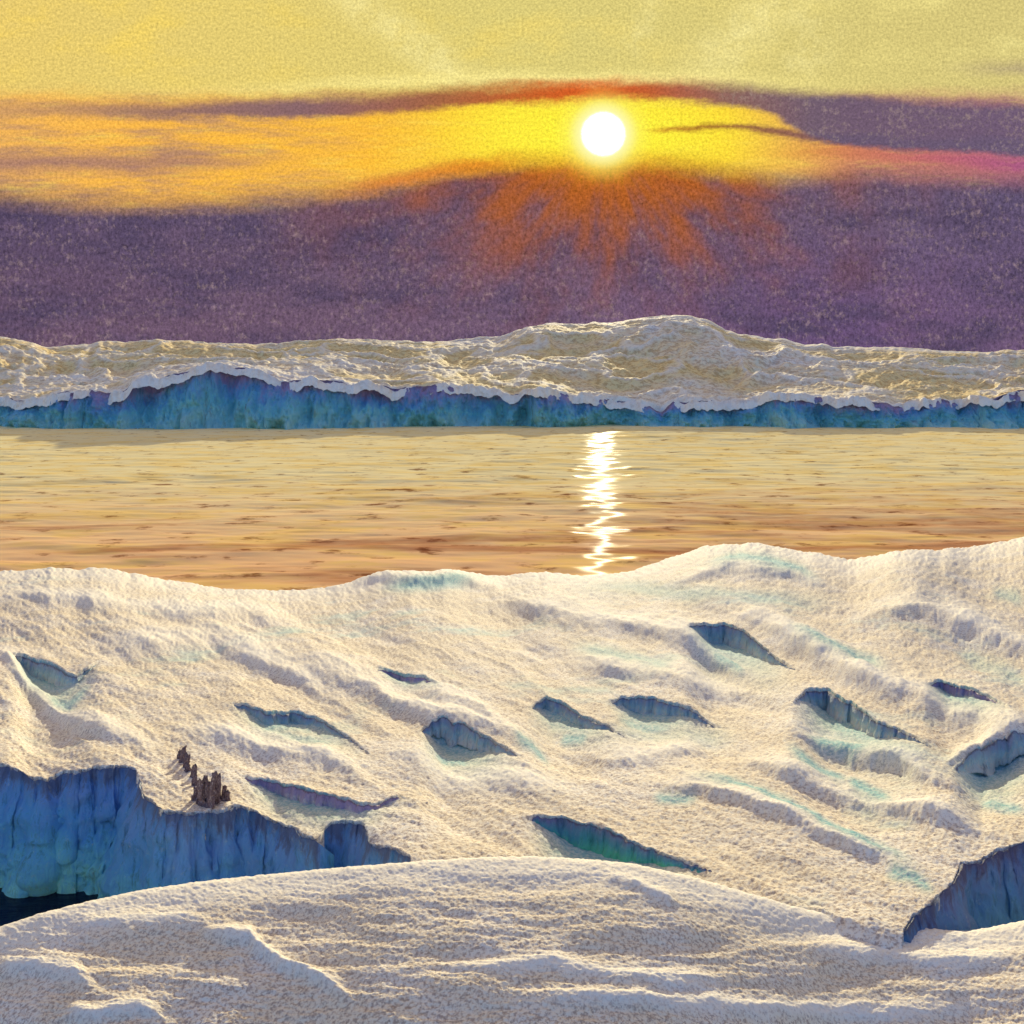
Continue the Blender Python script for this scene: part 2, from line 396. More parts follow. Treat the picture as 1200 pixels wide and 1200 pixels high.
ucols = np.concatenate([np.arange(-900, -40, 9.0), np.arange(-40, 1241, 1.25), np.arange(1250, 2000, 9.0)])
vrows = np.concatenate([np.arange(659, 740, 0.7), np.arange(740, 1130, 0.85)])
U, V = np.meshgrid(ucols, vrows)
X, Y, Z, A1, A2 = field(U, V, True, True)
structure(grid_mesh('snow_field', X, Y, Z, M_snow, attrs={'crest_light': A1, 'teal_shade': A2}), 'rolling cream snow field sloping down to the golden water')

def ice_wall(name, pu, pv, hpx, mat, floor=None, thick=0.5, n=260, rows=34, flute=0.10, jagamp=5.0, jagf=9, jseed=77, joff=3, push=2.2, lean=0.25, parent=None):
    us = np.linspace(pu[0] + 1e-3, pu[-1] - 1e-3, n)
    vj = np.interp(us, pu, pv) + 0.5 * jagamp * fbm(us / jagf, us * 0 + joff, jseed, 3)
    vb = base_v(us, vj - 1.0)
    xb, yb, zt = field(us, vb, False)
    v2 = base_v(us, vj + push)
    d = plane_d(v2); x = (us - 600) / F * d; y = d
    zt = zt + 0.035 * fbm(us / 5, us * 0, 5, 3) + 0.01
    if floor is None:
        ends = np.clip(np.minimum(us - us[0], us[-1] - us) / (0.07 * (us[-1] - us[0])), 0, 1)
        zt = zt - 0.3 * (1 - ends)          # both tips sink under the snow
        zb = zt - tail(us, np.array(pu)) * 0.58 * hpx * d / F * 1.08 - 0.06
    else:
        zb = np.full(n, floor)
    tx = np.gradient(x); ty = np.gradient(y)
    k = np.ones(9) / 9
    tx = np.convolve(np.pad(tx, 4, 'edge'), k, 'valid'); ty = np.convolve(np.pad(ty, 4, 'edge'), k, 'valid')
    l = np.hypot(tx, ty) + 1e-9
    nx, ny = ty / l, -tx / l
    t = np.linspace(0, 1, rows)[:, None]
    arc = np.cumsum(np.hypot(np.gradient(x), np.gradient(y)))
    H = (zt - zb)[None, :]
    out = flute * (fbm(arc[None, :] / 0.40, t * 1.6 * H, 7, 4, 0.6) * 1.5 + 1.6 * fbm(arc[None, :] / 0.9, t * 1.3 * H, 19, 4, 0.6)) * (0.25 + np.sqrt(t)) + lean * H * t
    fx = x + nx * out; fy = y + ny * out; fz = zt - H * t
    bx = np.repeat((x - nx * min(thick, 0.3))[None, :], 2, 0); by = np.repeat((y - ny * min(thick, 0.3))[None, :], 2, 0)
    bz = np.stack([zb, zt - 0.3])
    return grid_mesh(name, np.concatenate([fx, bx]), np.concatenate([fy, by]), np.concatenate([fz, bz]), mat, parent, wrap=True, attrs={'level': np.concatenate([1 - t + 0 * fx, 0.5 + 0 * bx])})

for (pu, pv), hp, run, mt, lab in LEDGES.values():
    o = ice_wall('ice_ledge', pu, pv, hp, mt, n=max(60, int((pu[-1] - pu[0]) / 0.9)), rows=22, flute=0.05, thick=0.25, push=2.6)
    tag(o, lab, 'ice ledge', 'ice showing through the snow field')

cu, cv = CLIFF
k = (cu >= -900) & (cu <= 373)
o = ice_wall('ice_cliff', cu[k], cv[k], 0, M_blue, floor=1.7, thick=0.7, n=1300, rows=70, flute=0.16, jagamp=8.4, jagf=11, jseed=21, joff=8)
tag(o, 'long deep blue ice cliff above the dark pool at lower left', 'ice cliff', 'ice cliffs behind the near drift')
k = (cu >= 373) & (cu <= 485)
o = ice_wall('ice_cliff', cu[k], cv[k], 0, M_blue, floor=1.7, thick=0.5, n=200, rows=50, flute=0.08, jagamp=8.4, jagf=11, jseed=21, joff=8)
tag(o, 'short blue ice block at the right end of the long cliff, past a snow chute', 'ice cliff', 'ice cliffs behind the near drift')
cu, cv = RCLIFF
k = (cu >= 1058) & (cu <= 1835)
o = ice_wall('ice_cliff', cu[k], cv[k], 0, M_right, floor=3.1, thick=0.6, n=900, rows=60, flute=0.12, jagamp=8.4, jagf=11, jseed=21, joff=8)
tag(o, 'dark slate blue ice cliff rising behind the drift at the lower right edge', 'ice cliff', 'ice cliffs behind the near drift')

# ------------------------------------------------------------------ brown rock splinters above the left cliff
def splinter(u, vt, vb, w, rng):
    """one leaning, ragged shard of rock standing in the snow"""
    bv = base_v(np.array([float(u)]), np.array([float(vb)]))
    x, y, z = [float(q[0]) for q in field(np.array([float(u)]), bv, False)]
    hgt = 0.62 * (vb - vt) / F * y
    r = w / F * y * 1.15
    seg, rings = 9, 10
    vs, fs = [], []
    lx = rng.uniform(-0.25, 0.25) * hgt
    for i in range(rings):
        t = i / (rings - 1)
        for j in range(seg):
            a = 2 * math.pi * j / seg
            rr = r * (1.25 - 0.6 * t) * rng.uniform(0.4, 1.3)
            vs.append((x + lx * t + rr * math.cos(a) * 1.2, y + rr * math.sin(a), z - 0.15 + (hgt + 0.15) * t + (r * rng.uniform(-0.6, 0.9) if i else 0)))
    for i in range(rings - 1):
        for j in range(seg):
            j2 = (j + 1) % seg
            fs.append((i * seg + j, i * seg + j2, (i + 1) * seg + j2, (i + 1) * seg + j))
    fs.append(tuple((rings - 1) * seg + j for j in range(seg)))
    return vs, fs, (x, y, z)
clusters = [([(209, 876, 890, 3.0), (213, 868, 894, 3.2), (217, 878, 899, 3.2), (221, 880, 904, 3.0), (225, 890, 910, 3.2), (229, 898, 918, 3.0)], 'small slanting rib of dark brown rock highest above the left cliff'),
            ([(228, 916, 938, 3.4), (232, 902, 941, 3.8), (236, 889, 943, 3.6), (240, 896, 945, 4.0), (244, 884, 947, 3.6), (248, 900, 945, 3.8), (252, 886, 941, 3.8), (256, 900, 938, 3.6), (261, 912, 938, 3.4), (266, 920, 938, 3.0)],
             'ragged purple brown rock crag standing right over the blue cliff edge')]
rng = np.random.RandomState(4)
for sp, lab in clusters:
    root = None
    for q in sp:
        vs, fs, base = splinter(*q, rng)
        if root is None:
            root = bpy.data.objects.new('rock_outcrop', None); root.location = base; C.objects.link(root)
            tag(root, lab, 'rock', 'brown rocks above the left cliff'); org = base
        me = bpy.data.meshes.new('rock_splinter')
        me.from_pydata([(a - org[0], b - org[1], c - org[2]) for a, b, c in vs], [], fs); me.materials.append(M_rock)
        o = bpy.data.objects.new('rock_splinter', me); C.objects.link(o); o.parent = root

# ------------------------------------------------------------------ near snow drift
# ------------------------------------------------------------------ near snow drift
DRIFT_RIDGES = [
    (P((225, 1088), (250, 1097), (290, 1104), (315, 1125), (345, 1143), (385, 1160), (420, 1185)), 8, 12, 8),
    (P((60, 1092), (130, 1082), (200, 1078), (260, 1090)), 4, 12, 9),
    (P((-20, 1140), (40, 1136), (90, 1145), (120, 1165)), 7, 14, 9),
    (P((60, 1200), (120, 1190), (160, 1185), (200, 1196)), 6, 10, 8),
    (P((700, 1022), (740, 1035), (765, 1052), (800, 1062)), 5, 10, 7),
    (P((500, 1140), (560, 1134), (640, 1130), (760, 1148), (880, 1160)), 5, 12, 9),
    (P((560, 1180), (700, 1172), (860, 1180), (1010, 1190), (1200, 1176)), 5, 12, 9),
    (P((930, 1112), (1020, 1120), (1110, 1132), (1220, 1118)), 5, 14, 10),
]
vr = np.concatenate([np.arange(925, 1280, 0.9), np.arange(1280, 2100, 9.0)])
dr = F * (CAM_Z - 5.5) / (vr - HZ)
dr = np.concatenate([dr, [4.2, 3.0, 1.0, -3.0, -10.0, -30.0]])
U, Dd = np.meshgrid(ucols, dr)
dc = 12.3 + 0.7 * fbm(U / 260, U * 0, 15, 2)
zc = CAM_Z - (np.interp(U, *CREST) + 7 - HZ) / F * dc
dn = dc - Dd
Z = np.where(dn > 0, zc - 0.030 * np.minimum(dn, 6.5) ** 2, zc - 0.8 * dn ** 2)
Z = np.maximum(Z, 1.0)
dq = np.maximum(Dd, 8.0)
Va = HZ + F * (CAM_Z - np.maximum(Z, 3)) / dq          # image row of the smooth surface
h = 7 * fbm(U / 190, Va / 34, 33, 4) + 1.2 * (1 - 2 * np.abs(fbm(U / 90, (Va - 0.1 * U) / 15, 38, 3)))
wu, wv = U + 12 * fbm(U / 40, Va / 40, 71, 3), Va + 6 * fbm(U / 40, Va / 40, 72, 3)
fr = 0.85 * np.exp(-(np.maximum(dn - 0.1, 0) / 0.45) ** 2)  # painted highlight along the drift crest
for (pu, pv), a, wf, wn in DRIFT_RIDGES:
    dl = wv - np.interp(wu, pu, pv)
    g = np.where(dl < 0, np.exp(-(dl / wf) ** 2), np.exp(-(dl / wn) ** 2))
    g = taper(wu, pu, 0.25) * g
    h += 1.35 * a * g; fr = np.maximum(fr, g)
h *= sstep(-0.5, 0.9, dn)
h += 1.0 * fbm(U / 8, Va / 4.5, 55, 2) + 1.1 * vnoise(U / 2.8, Va / 2.0, 57)
Z = Z + h * np.minimum(dq, 14) / F
structure(grid_mesh('snow_drift', (U - 600) / F * dq, Dd, Z, M_drift, attrs={'crest_light': np.clip(fr, 0, 1), 'teal_shade': 0 * fr}), 'broad nearest snow drift with a curved bright crest')

# ------------------------------------------------------------------ water
def sheet(name, x0, x1, y0, y1, z, nx, ny, mat):
    X, Y = np.meshgrid(np.linspace(x0, x1, nx), np.linspace(y0, y1, ny))
    return grid_mesh(name, X, Y, np.full(X.shape, float(z)), mat)
wy = np.concatenate([np.arange(42, 130, 0.22), np.arange(130, 262, 0.42), [270, 300, 400, 800, 2000, 9000]])
wu_ = np.concatenate([np.linspace(-8000, -120, 60), np.arange(-100, 1300, 1.8), np.linspace(1320, 9000, 60)])
WU, WY = np.meshgrid(wu_, wy)
WX = (WU - 600) / F * WY
wamp = sstep(262, 240, WY)
WZ = 0.10 * fbm(WX / 7 + 0.05 * WY, WY / 2.6, 201, 3) + 0.16 * fbm(WX / 13, WY / 6.0 - 0.03 * WX, 202, 2) + 0.03 * fbm(WX / 3.2, WY / 0.9, 203, 2)
WZ = 1.35 * WZ * (0.65 + 1.1 * (fbm(WX / 40, WY / 22, 204, 2) + 0.5)) * wamp
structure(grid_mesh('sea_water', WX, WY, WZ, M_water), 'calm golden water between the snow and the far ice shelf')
structure(sheet('pool_water', -40, 0, 11.5, 24, 2.74, 20, 12, M_pool), 'dark navy pool under the long blue ice cliff')

# ------------------------------------------------------------------ far ice shelf
SKYL = P((-1500, 405), (-400, 380), (-60, 388), (0, 394), (25, 398), (50, 405), (100, 402), (150, 400), (200, 397), (300, 403), (400, 398), (480, 398), (520, 400), (565, 396), (600, 389),
         (640, 378), (670, 377), (700, 378), (740, 374), (780, 368), (810, 369), (830, 374), (850, 385), (880, 392), (950, 402), (1000, 405), (1080, 408), (1140, 412), (1200, 408), (1500, 398), (2700, 405))
LIP = P((-1500, 462), (-60, 470), (0, 469), (40, 466), (100, 461), (145, 458), (155, 445), (200, 440), (245, 432), (290, 430), (320, 442), (370, 445), (420, 451), (450, 456), (500, 450), (560, 456),
        (600, 458), (640, 455), (680, 463), (730, 469), (760, 477), (774, 481), (788, 469), (860, 471), (900, 466), (960, 463), (1000, 469), (1060, 476), (1110, 466), (1150, 469), (1200, 461), (1600, 468), (2700, 462))
shelf = bpy.data.objects.new('ice_shelf', None); C.objects.link(shelf); shelf.location = (0, 240, 0)
tag(shelf, 'long far ice shelf with blue face and lumpy snow top beyond the water', 'ice shelf')
us = np.concatenate([np.arange(-1500, -60, 12.0), np.arange(-60, 1261, 1.2), np.arange(1270, 2700, 12.0)])
def lip(u):
    d = 240 + 14 * fbm(u / 120, u * 0, 88, 3) + 5 * fbm(u / 40, u * 0, 89, 5)
    v = np.interp(u, *LIP) + 8 * fbm(u / 26, u * 0, 90, 5)
    k = np.ones(61) / 61
    vsm = np.convolve(np.pad(np.interp(u, *LIP), 30, 'edge'), k, 'valid')
    dsm = 240 + 0 * u
    return d, CAM_Z - (v - HZ) / F * d, dsm, CAM_Z - (vsm - HZ) / F * dsm
# cliff face
d0, z0, dsm, zsm = lip(us)
rows = 40
t = np.linspace(0, 1, rows)[:, None]
out = (7.0 * fbm(us[None, :] / 55, t * 0.8, 92, 3) + 4.5 * fbm(us[None, :] / 15, t * 1.8, 93, 5, 0.6)) * (0.15 + t ** 0.5) + 3.0 * t
Yf = d0[None, :] - out
Xf = (us[None, :] - 600) / F * d0[None, :] + 0 * t
Zf = z0[None, :] * (1 - t) - 1.0 * t
yb = np.stack([d0 + 6, d0 + 6]); xb = np.stack([(us - 600) / F * d0] * 2); zb = np.stack([d0 * 0 - 1.0, z0 - 1.0])
face = grid_mesh('ice_face', np.concatenate([Xf, xb]), np.concatenate([Yf, yb]) - 240, np.concatenate([Zf, zb]), M_far_ice, shelf, wrap=True, attrs={'level': np.concatenate([1 - t + 0 * Xf, 0.5 + 0 * xb])})
# snow on top
tt = np.concatenate([[-0.012, -0.004], np.linspace(0, 1, 170) ** 1.15, np.linspace(1.02, 1.5, 20)])[:, None]
dr_ = 380 + 40 * fbm(us / 200, us * 0, 94, 2)
zr = CAM_Z + (HZ - np.interp(us, *SKYL) - 1 + 3 * fbm(us / 20, us * 0, 99, 3)) / F * dr_
fade = np.exp(-np.maximum(tt, 0) / 0.07)
d0 = d0[None, :] * fade + dsm[None, :] * (1 - fade); z0 = z0[None, :] * fade + zsm[None, :] * (1 - fade)
Dg = d0 + (dr_[None, :] - d0) * tt
tc = np.clip(tt, 0, 1)
Zg = z0 + (zr[None, :] - z0) * (0.55 * tc + 0.45 * sstep(0, 1, tc))
env = np.sin(np.pi * tc) ** 0.7
UU = us[None, :] + 0 * tt
wu = UU + 30 * fbm(UU / 90, tt * 4, 101, 3); wt = tt + 0.10 * fbm(UU / 60, tt * 5, 102, 3)
Zg = Zg + 1.3 * fade * fbm(UU / 24, tt * 30, 120, 5, 0.6)
Zg = Zg + env * (3.6 * fbm(wu / 130, wt * 4.0, 103, 4) + 2.2 * (1 - 2 * np.abs(fbm(wu / 75, wt * 6.5, 104, 4))) - 1.0)
Zg = Zg + (0.4 + env) * (0.4 * fbm(UU / 8, tt * 40, 105, 3) + 0.22 * vnoise(UU / 2.6, tt * 90, 106))
Zg = Zg + 0.5 * np.exp(-(np.maximum(tt, 0) / 0.05) ** 2) * (0.5 + fbm(UU / 14, tt * 0, 107, 3))
Zg = np.where(tt < -0.008, Zg - 2.0, Zg)
Zg = np.where(tt > 1, Zg - 25 * (tt - 1), Zg)
FR = np.clip(np.maximum(0.9 * np.exp(-(np.maximum(tt, 0) / (0.028 * (1 + fbm(UU / 30, tt * 0, 110, 3)))) ** 2), np.maximum(0.8 * np.exp(-((tt - 0.97) / 0.06) ** 2), 5.0 * (0.15 - np.abs(fbm(wu / 75, wt * 6.5, 104, 4))))), 0, 1)  # painted white light on lip, skyline and swells
grid_mesh('snow_cap', (UU - 600) / F * Dg, Dg - 240, Zg, M_far_snow, shelf, attrs={'crest_light': FR, 'teal_shade': 0 * Zg})

# ------------------------------------------------------------------ sun lamp, sky
SUN_U, SUN_V = 707.0, 157.0
sd = np.array([(SUN_U - 600) / F, 1.0, (HZ - SUN_V) / F]); sd /= np.linalg.norm(sd)
az, el = math.atan2(sd[0], sd[1]), math.asin(sd[2])
ld = bpy.data.lights.new('sun', 'SUN'); ld.energy = 3.0; ld.angle = math.radians(0.6); ld.color = (1.0, 0.87, 0.56)
lo = bpy.data.objects.new('sun', ld); C.objects.link(lo)
lo.rotation_euler = (math.pi / 2 - el, 0, math.pi - az)      # checked below: -Z of the lamp points away from the sun
from mathutils import Vector
lo.rotation_euler = Vector((-sd[0], -sd[1], -sd[2])).to_track_quat('-Z', 'Y').to_euler()

w = bpy.data.worlds.new('World'); scene.world = w; w.use_nodes = True
nt = w.node_tree; L = nt.links.new
bg = nt.nodes['Background']
tc_ = N(nt, 'ShaderNodeTexCoord')
sep = N(nt, 'ShaderNodeSeparateXYZ'); L(tc_.outputs['Generated'], sep.inputs[0])
dx, dy, dz = sep.outputs
yy = math_(nt, 'MAXIMUM', dy, 0.04)
Us = math_(nt, 'MULTIPLY_ADD', math_(nt, 'DIVIDE', dx, yy), F, 600.0)           # direction on a far wall of sky, in photo units
Vs = math_(nt, 'MULTIPLY_ADD', math_(nt, 'DIVIDE', dz, yy), -F, HZ)
cmb = N(nt, 'ShaderNodeCombineXYZ'); L(Us, cmb.inputs[0]); L(Vs, cmb.inputs[1])
def snoise(su, sv, detail=4.0, rough=0.55, off=0.0):
    mp = N(nt, 'ShaderNodeMapping'); mp.inputs['Scale'].default_value = (1 / su, 1 / sv, 1); mp.inputs['Location'].default_value = (off, off * 0.7, off)
    L(cmb.outputs[0], mp.inputs[0])
    n = N(nt, 'ShaderNodeTexNoise', i_Scale=1.0, i_Detail=detail, i_Roughness=rough)
    L(mp.outputs[0], n.inputs[0])
    return math_(nt, 'SUBTRACT', n.outputs[0], 0.5)
Vw = math_(nt, 'MULTIPLY_ADD', snoise(160, 30, 5, 0.6, 3.1), 26.0, Vs)            # clouds' wavy edges
Vw = math_(nt, 'MULTIPLY_ADD', snoise(16, 12, 5, 0.75, 7.7), 13.0, Vw)
grainA = snoise(3.2, 3.2, 3, 0.8, 11.0)
grainV = snoise(4.2, 7.0, 4, 0.8, 19.0)
Un = N(nt, 'ShaderNodeMapRange'); L(Us, Un.inputs[0])
Un.inputs[1].default_value = -600; Un.inputs[2].default_value = 1800
def curve(pts):
    fc = N(nt, 'ShaderNodeFloatCurve'); L(Un.outputs[0], fc.inputs['Value'])
    c = fc.mapping.curves[0]
    pts = sorted(pts)
    q = [((u + 600) / 2400, v / 400) for u, v in pts]
    while len(c.points) < len(q): c.points.new(0.5, 0.5)
    for k, (a, b) in enumerate(q):
        c.points[k].location = (a, b); c.points[k].handle_type = 'AUTO'
    fc.mapping.update()
    return math_(nt, 'MULTIPLY', fc.outputs[0], 400.0)
def ss(x, a, b):
    m = N(nt, 'ShaderNodeMapRange', interpolation_type='SMOOTHSTEP'); L(x, m.inputs[0])
    m.inputs[1].default_value = min(a, b); m.inputs[2].default_value = max(a, b)
    if a > b: m.inputs[3].default_value = 1.0; m.inputs[4].default_value = 0.0
    return m.outputs[0]
def mul(a, b): return math_(nt, 'MULTIPLY', a, b)
def band(center, half, soft):
    """soft streak along a centre line: 1 inside, 0 outside"""
    a = math_(nt, 'ABSOLUTE', math_(nt, 'SUBTRACT', Vw, curve(center)))
    return ss(math_(nt, 'SUBTRACT', a, curve(half)), soft, -soft)
def hramp(stops):
    return ramp(nt, Un.outputs[0], [((u + 600) / 2400, sky(*c)) for u, c in stops])

# clear upper sky and the golden gap under the cloud streaks
upper = hramp([(-600, (206, 180, 110)), (0, (232, 203, 112)), (300, (228, 205, 116)), (600, (221, 205, 122)), (1200, (214, 198, 124)), (1800, (190, 170, 120))])
gold = hramp([(-600, (210, 150, 80)), (0, (244, 182, 88)), (200, (252, 186, 70)), (430, (253, 190, 60)), (600, (254, 222, 60)), (850, (253, 212, 58)), (1000, (214, 140, 100)), (1200, (185, 110, 120)), (1800, (150, 110, 120))])
gold = mixc(nt, mul(mul(ss(snoise(150, 22, 6, 0.7, 51.0), -0.08, 0.18), ss(Us, 560, 200)), 0.9), gold, sky(184, 140, 108))
gold = mixc(nt, mul(ss(snoise(90, 14, 6, 0.7, 57.0), 0.0, 0.25), 0.6), gold, sky(255, 222, 90))
col = mixc(nt, ss(Vw, 96, 128), upper, gold)
col = mixc(nt, mul(ss(snoise(120, 60, 5, 0.65, 41.0), -0.05, 0.22), ss(Vs, 130, 60)), col, hramp([(-600, (238, 205, 100)), (0, (246, 212, 100)), (500, (232, 208, 110)), (1200, (232, 218, 140)), (1800, (220, 200, 130))]))
# high sky over the frame falls to a dull rose grey
col = mixc(nt, ss(Vs, -80, -1000), col, (0.39, 0.285, 0.21, 1))
# pale shafts in the upper sky
def shaft(u0, v0, u1, v1, wd, amp):
    global col
    l = math.hypot(u1 - u0, v1 - v0); nxx, nyy = -(v1 - v0) / l, (u1 - u0) / l
    dist = math_(nt, 'ABSOLUTE', math_(nt, 'ADD', math_(nt, 'MULTIPLY', math_(nt, 'SUBTRACT', Us, u0), nxx), math_(nt, 'MULTIPLY', math_(nt, 'SUBTRACT', Vs, v0), nyy)))
    along = math_(nt, 'ADD', math_(nt, 'MULTIPLY', math_(nt, 'SUBTRACT', Us, u0), (u1 - u0) / l / l), math_(nt, 'MULTIPLY', math_(nt, 'SUBTRACT', Vs, v0), (v1 - v0) / l / l))
    f = mul(mul(ss(dist, wd, 0), ss(along, -0.3, 0.4)), ss(along, 1.15, 0.8))
    f = mul(f, math_(nt, 'MULTIPLY_ADD', snoise(30, 30, 5, 0.7, u0), 1.5, amp))
    col = mixc(nt, f, col, sky(255, 243, 170))
shaft(360, -40, 545, 96, 36, 0.35)
shaft(945, -30, 815, 90, 46, 0.3)
shaft(775, -20, 738, 62, 26, 0.1)
shaft(960, -10, 930, 90, 60, 0.1)
# pale rim over the streak
f = mul(band([(-600, 110), (0, 108), (300, 103), (500, 94), (700, 92), (900, 93), (1000, 100), (1800, 110)], [(-600, 0), (300, 2), (500, 5), (800, 5), (1000, 0), (1800, 0)], 12), mul(ss(Us, 80, 520), ss(Us, 1050, 820)))
col = mixc(nt, mul(f, 0.85), col, sky(255, 238, 150))
# warm glow round the sun
su = math_(nt, 'SUBTRACT', Us, SUN_U); sv = math_(nt, 'SUBTRACT', Vs, SUN_V)
rr = math_(nt, 'SQRT', math_(nt, 'ADD', mul(su, su), mul(sv, sv)))
re = math_(nt, 'SQRT', math_(nt, 'ADD', mul(math_(nt, 'MULTIPLY', su, 0.42), math_(nt, 'MULTIPLY', su, 0.42)), mul(math_(nt, 'MULTIPLY', sv, 1.25), math_(nt, 'MULTIPLY', sv, 1.25))))
col = mixc(nt, mul(ss(re, 95, 12), ss(Vw, 96, 118)), col, sky(255, 240, 62))
# left mauve streak, small brown streak, pink streak
f = band([(-600, 185), (0, 190), (150, 192), (300, 188), (400, 185), (1800, 185)], [(-600, 12), (0, 11), (120, 10), (300, 4), (400, 0), (1800, 0)], 14)
col = mixc(nt, mul(mul(f, ss(Us, 430, 200)), 0.85), col, sky(158, 116, 112))
f = band([(-600, 155), (740, 155), (800, 152), (850, 151), (900, 156), (960, 163), (1800, 175)], [(-600, 0), (740, 0), (790, 3), (860, 4), (930, 6), (1000, 8), (1800, 8)], 5)
col = mixc(nt, mul(mul(f, ss(Us, 738, 785)), 0.9), col, hramp([(740, (214, 130, 40)), (830, (150, 84, 44)), (960, (120, 84, 92)), (1200, (98, 84, 116))]))
# big cloud on the right, fed by the long streak over the sun
top = curve([(-600, 128), (0, 125), (200, 120), (300, 116), (400, 112), (500, 107), (560, 103), (650, 98), (750, 95), (850, 98), (950, 106), (1050, 114), (1200, 120), (1800, 130)])
bot = curve([(-600, 140), (0, 139), (200, 138), (300, 137), (400, 135), (500, 129), (560, 123), (650, 117), (750, 117), (820, 119), (880, 127), (930, 150), (980, 170), (1100, 176), (1200, 186), (1800, 190)])
f = mul(ss(math_(nt, 'SUBTRACT', Vw, top), -11, 11), ss(math_(nt, 'SUBTRACT', Vw, bot), 6, -6))
streak = hramp([(-600, (170, 130, 110)), (0, (196, 148, 104)), (200, (150, 112, 104)), (350, (128, 96, 108)), (520, (160, 92, 66)), (620, (196, 86, 40)), (700, (220, 78, 26)), (760, (190, 84, 48)), (850, (136, 92, 92)), (950, (104, 88, 112)), (1200, (106, 90, 116)), (1800, (110, 92, 112))])
streak = mixc(nt, mul(ramp(nt, math_(nt, 'MULTIPLY_ADD', snoise(45, 45, 3, 0.6, 61.0), 0.35, snoise(6.5, 8.5, 4, 0.75, 66.0)), [(0.02, (0, 0, 0)), (0.22, (0.6, 0.6, 0.6))]), ss(Us, 760, 900)), streak, sky(172, 152, 142))
col = mixc(nt, mul(f, ramp(nt, Un.outputs[0], [(0.2, (0.6,) * 3), (0.34, (0.95,) * 3), (1.0, (0.95,) * 3)])), col, streak)
f = band([(-600, 80), (1080, 78), (1200, 78), (1800, 85)], [(-600, 0), (1080, 0), (1150, 3), (1250, 8), (1800, 10)], 12)
col = mixc(nt, mul(mul(f, ss(Us, 1080, 1200)), 0.6), col, sky(150, 130, 125))
# purple cloud bank down to the horizon
edge = curve([(-600, 240), (0, 224), (100, 231), (200, 236), (300, 229), (400, 222), (470, 210), (540, 193), (600, 186), (700, 180), (780, 186), (880, 198), (940, 205), (1000, 200), (1200, 208), (1800, 215)])
bank = ss(math_(nt, 'SUBTRACT', Vw, edge), -18, 24)
bcol = mixc(nt, ss(Vw, 220, 400), hramp([(-600, (92, 78, 104)), (0, (96, 82, 110)), (400, (104, 88, 114)), (800, (112, 92, 116)), (1000, (110, 94, 120)), (1200, (106, 92, 122)), (1800, (96, 80, 112))]),
             hramp([(-600, (100, 76, 104)), (0, (114, 90, 112)), (400, (120, 96, 118)), (700, (122, 98, 124)), (950, (116, 90, 130)), (1200, (118, 94, 126)), (1800, (100, 80, 114))]))
bcol = mixc(nt, ss(snoise(130, 45, 5, 0.65, 23.0), -0.12, 0.22), bcol, sky(88, 76, 104))
bcol = mixc(nt, mul(ss(snoise(60, 40, 5, 0.65, 27.0), 0.02, 0.22), 0.4), bcol, sky(128, 104, 128))
bcol = mixc(nt, ramp(nt, math_(nt, 'MULTIPLY_ADD', snoise(45, 45, 3, 0.6, 29.0), 0.35, snoise(6.5, 8.5, 4, 0.75, 33.0)), [(0.03, (0, 0, 0)), (0.22, (0.55, 0.55, 0.55))]), bcol, sky(176, 152, 148))
bcol = mixc(nt, 1.0, bcol, (0.84, 0.82, 0.86, 1), 'MULTIPLY')
# sunlight filtering down through the bank: orange fans under the sun
ang = math_(nt, 'ARCTAN2', su, sv)
ac = N(nt, 'ShaderNodeCombineXYZ'); L(math_(nt, 'MULTIPLY', ang, 2.1), ac.inputs[0]); L(math_(nt, 'MULTIPLY', rr, 0.006), ac.inputs[1])
an = N(nt, 'ShaderNodeTexNoise', i_Scale=1.6, i_Detail=3.0, i_Roughness=0.6); L(ac.outputs[0], an.inputs[0])
reach = math_(nt, 'MULTIPLY_ADD', an.outputs[0], 230.0, 20.0)
rad = math_(nt, 'SQRT', math_(nt, 'ADD', mul(math_(nt, 'MULTIPLY', su, 0.62), math_(nt, 'MULTIPLY', su, 0.62)), mul(sv, sv)))
rad = math_(nt, 'MULTIPLY_ADD', grainV, 45.0, math_(nt, 'MULTIPLY_ADD', snoise(60, 50, 4, 0.6, 5.0), 36.0, rad))
fan = ss(an.outputs[0], 0.30, 0.72)
reach = math_(nt, 'MULTIPLY_ADD', fan, 70.0, 72.0)
gl = math_(nt, 'POWER', 2.718, math_(nt, 'MULTIPLY', math_(nt, 'POWER', math_(nt, 'DIVIDE', math_(nt, 'MAXIMUM', rad, 1.0), reach), 1.25), -0.85))
gcol = mixc(nt, ss(rad, 20, 75), sky(248, 172, 44), sky(190, 100, 30))
skirt = mul(mul(math_(nt, 'POWER', 2.718, math_(nt, 'MULTIPLY', math_(nt, 'MAXIMUM', math_(nt, 'SUBTRACT', Vw, edge), 0.0), -1 / 34.0)), ss(Us, 430, 600)), ss(Us, 940, 780))
gl = math_(nt, 'MAXIMUM', gl, math_(nt, 'MULTIPLY', skirt, 0.8))
bcol = mixc(nt, ss(gl, 0.02, 0.66), bcol, sky(158, 88, 50))
bcol = mixc(nt, ss(gl, 0.22, 1.0), bcol, gcol)
rimf = ss(math_(nt, 'ABSOLUTE', math_(nt, 'SUBTRACT', math_(nt, 'SUBTRACT', Vw, edge), 2.0)), 16, 0)
col = mixc(nt, bank, col, bcol)
col = mixc(nt, mul(mul(rimf, mul(ss(Us, 360, 470), ss(Us, 640, 560))), 0.6), col, sky(228, 120, 36))
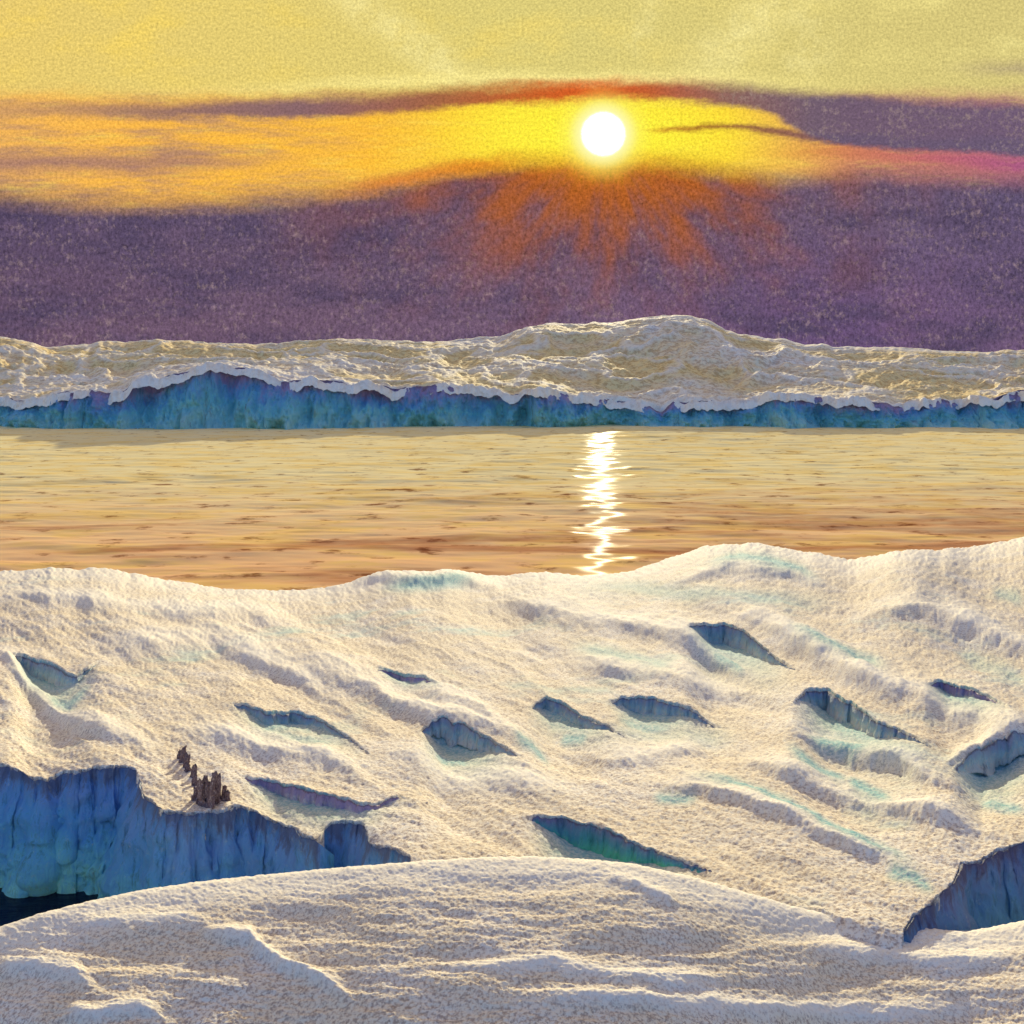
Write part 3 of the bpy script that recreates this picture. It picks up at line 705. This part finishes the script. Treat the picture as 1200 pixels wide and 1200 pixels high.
f = band([(-600, 180), (940, 177), (1000, 180), (1100, 187), (1200, 194), (1800, 205)], [(-600, 0), (900, 2), (980, 6), (1100, 6), (1200, 5), (1800, 2)], 8)
col = mixc(nt, mul(mul(f, ss(Us, 880, 960)), 0.85), col, hramp([(900, (236, 170, 60)), (980, (208, 128, 84)), (1080, (190, 100, 110)), (1200, (166, 84, 134))]))
# fine mottling of thin cloud
gm = math_(nt, 'MULTIPLY_ADD', math_(nt, 'MULTIPLY_ADD', mul(grainV, bank), 1.5, grainA), 1.5, 1.0)
gv = N(nt, 'ShaderNodeCombineColor')
for k in range(3): L(gm, gv.inputs[k])
col = mixc(nt, 1.0, col, gv.outputs[0], 'MULTIPLY')
# sun disc
disc = ss(math_(nt, 'MULTIPLY_ADD', grainA, 4.0, rr), 28, 19)
col = mixc(nt, ss(rr, 62, 14), col, sky(255, 246, 110))
col = mixc(nt, ss(rr, 44, 18), col, sky(255, 253, 190))
col = mixc(nt, disc, col, (2.2, 2.1, 1.7, 1))
# sky behind the viewer: clear Nishita dusk blue
ns = N(nt, 'ShaderNodeTexSky', sky_type='NISHITA'); ns.sun_disc = False
ns.sun_elevation = el; ns.sun_rotation = az
ns.air_density = 1.4; ns.dust_density = 1.0; ns.ozone_density = 3.0
nis = mixc(nt, 1.0, ns.outputs[0], (0.07, 0.07, 0.07, 1), 'MULTIPLY')
nis = mixc(nt, 1.0, nis, (0.98, 1.24, 1.85, 1), 'MULTIPLY')
back = ss(dy, 0.25, -0.25)
col = mixc(nt, back, col, nis)
L(col, bg.inputs['Color']); bg.inputs['Strength'].default_value = 1.0

# ------------------------------------------------------------------ camera, view
cam = bpy.data.cameras.new('camera'); cam.lens = 36; cam.sensor_width = 36; cam.shift_y = -(600 - HZ) / 1200.0
cam.clip_end = 20000; cam.clip_start = 0.1
co = bpy.data.objects.new('camera', cam); C.objects.link(co)
co.location = (0, 0, CAM_Z); co.rotation_euler = (math.pi / 2, 0, 0)
scene.camera = co
vs_ = scene.view_settings
vs_.view_transform = 'Standard'; vs_.look = 'None'; vs_.exposure = EXPO; vs_.gamma = 1.0; vs_.use_curve_mapping = False
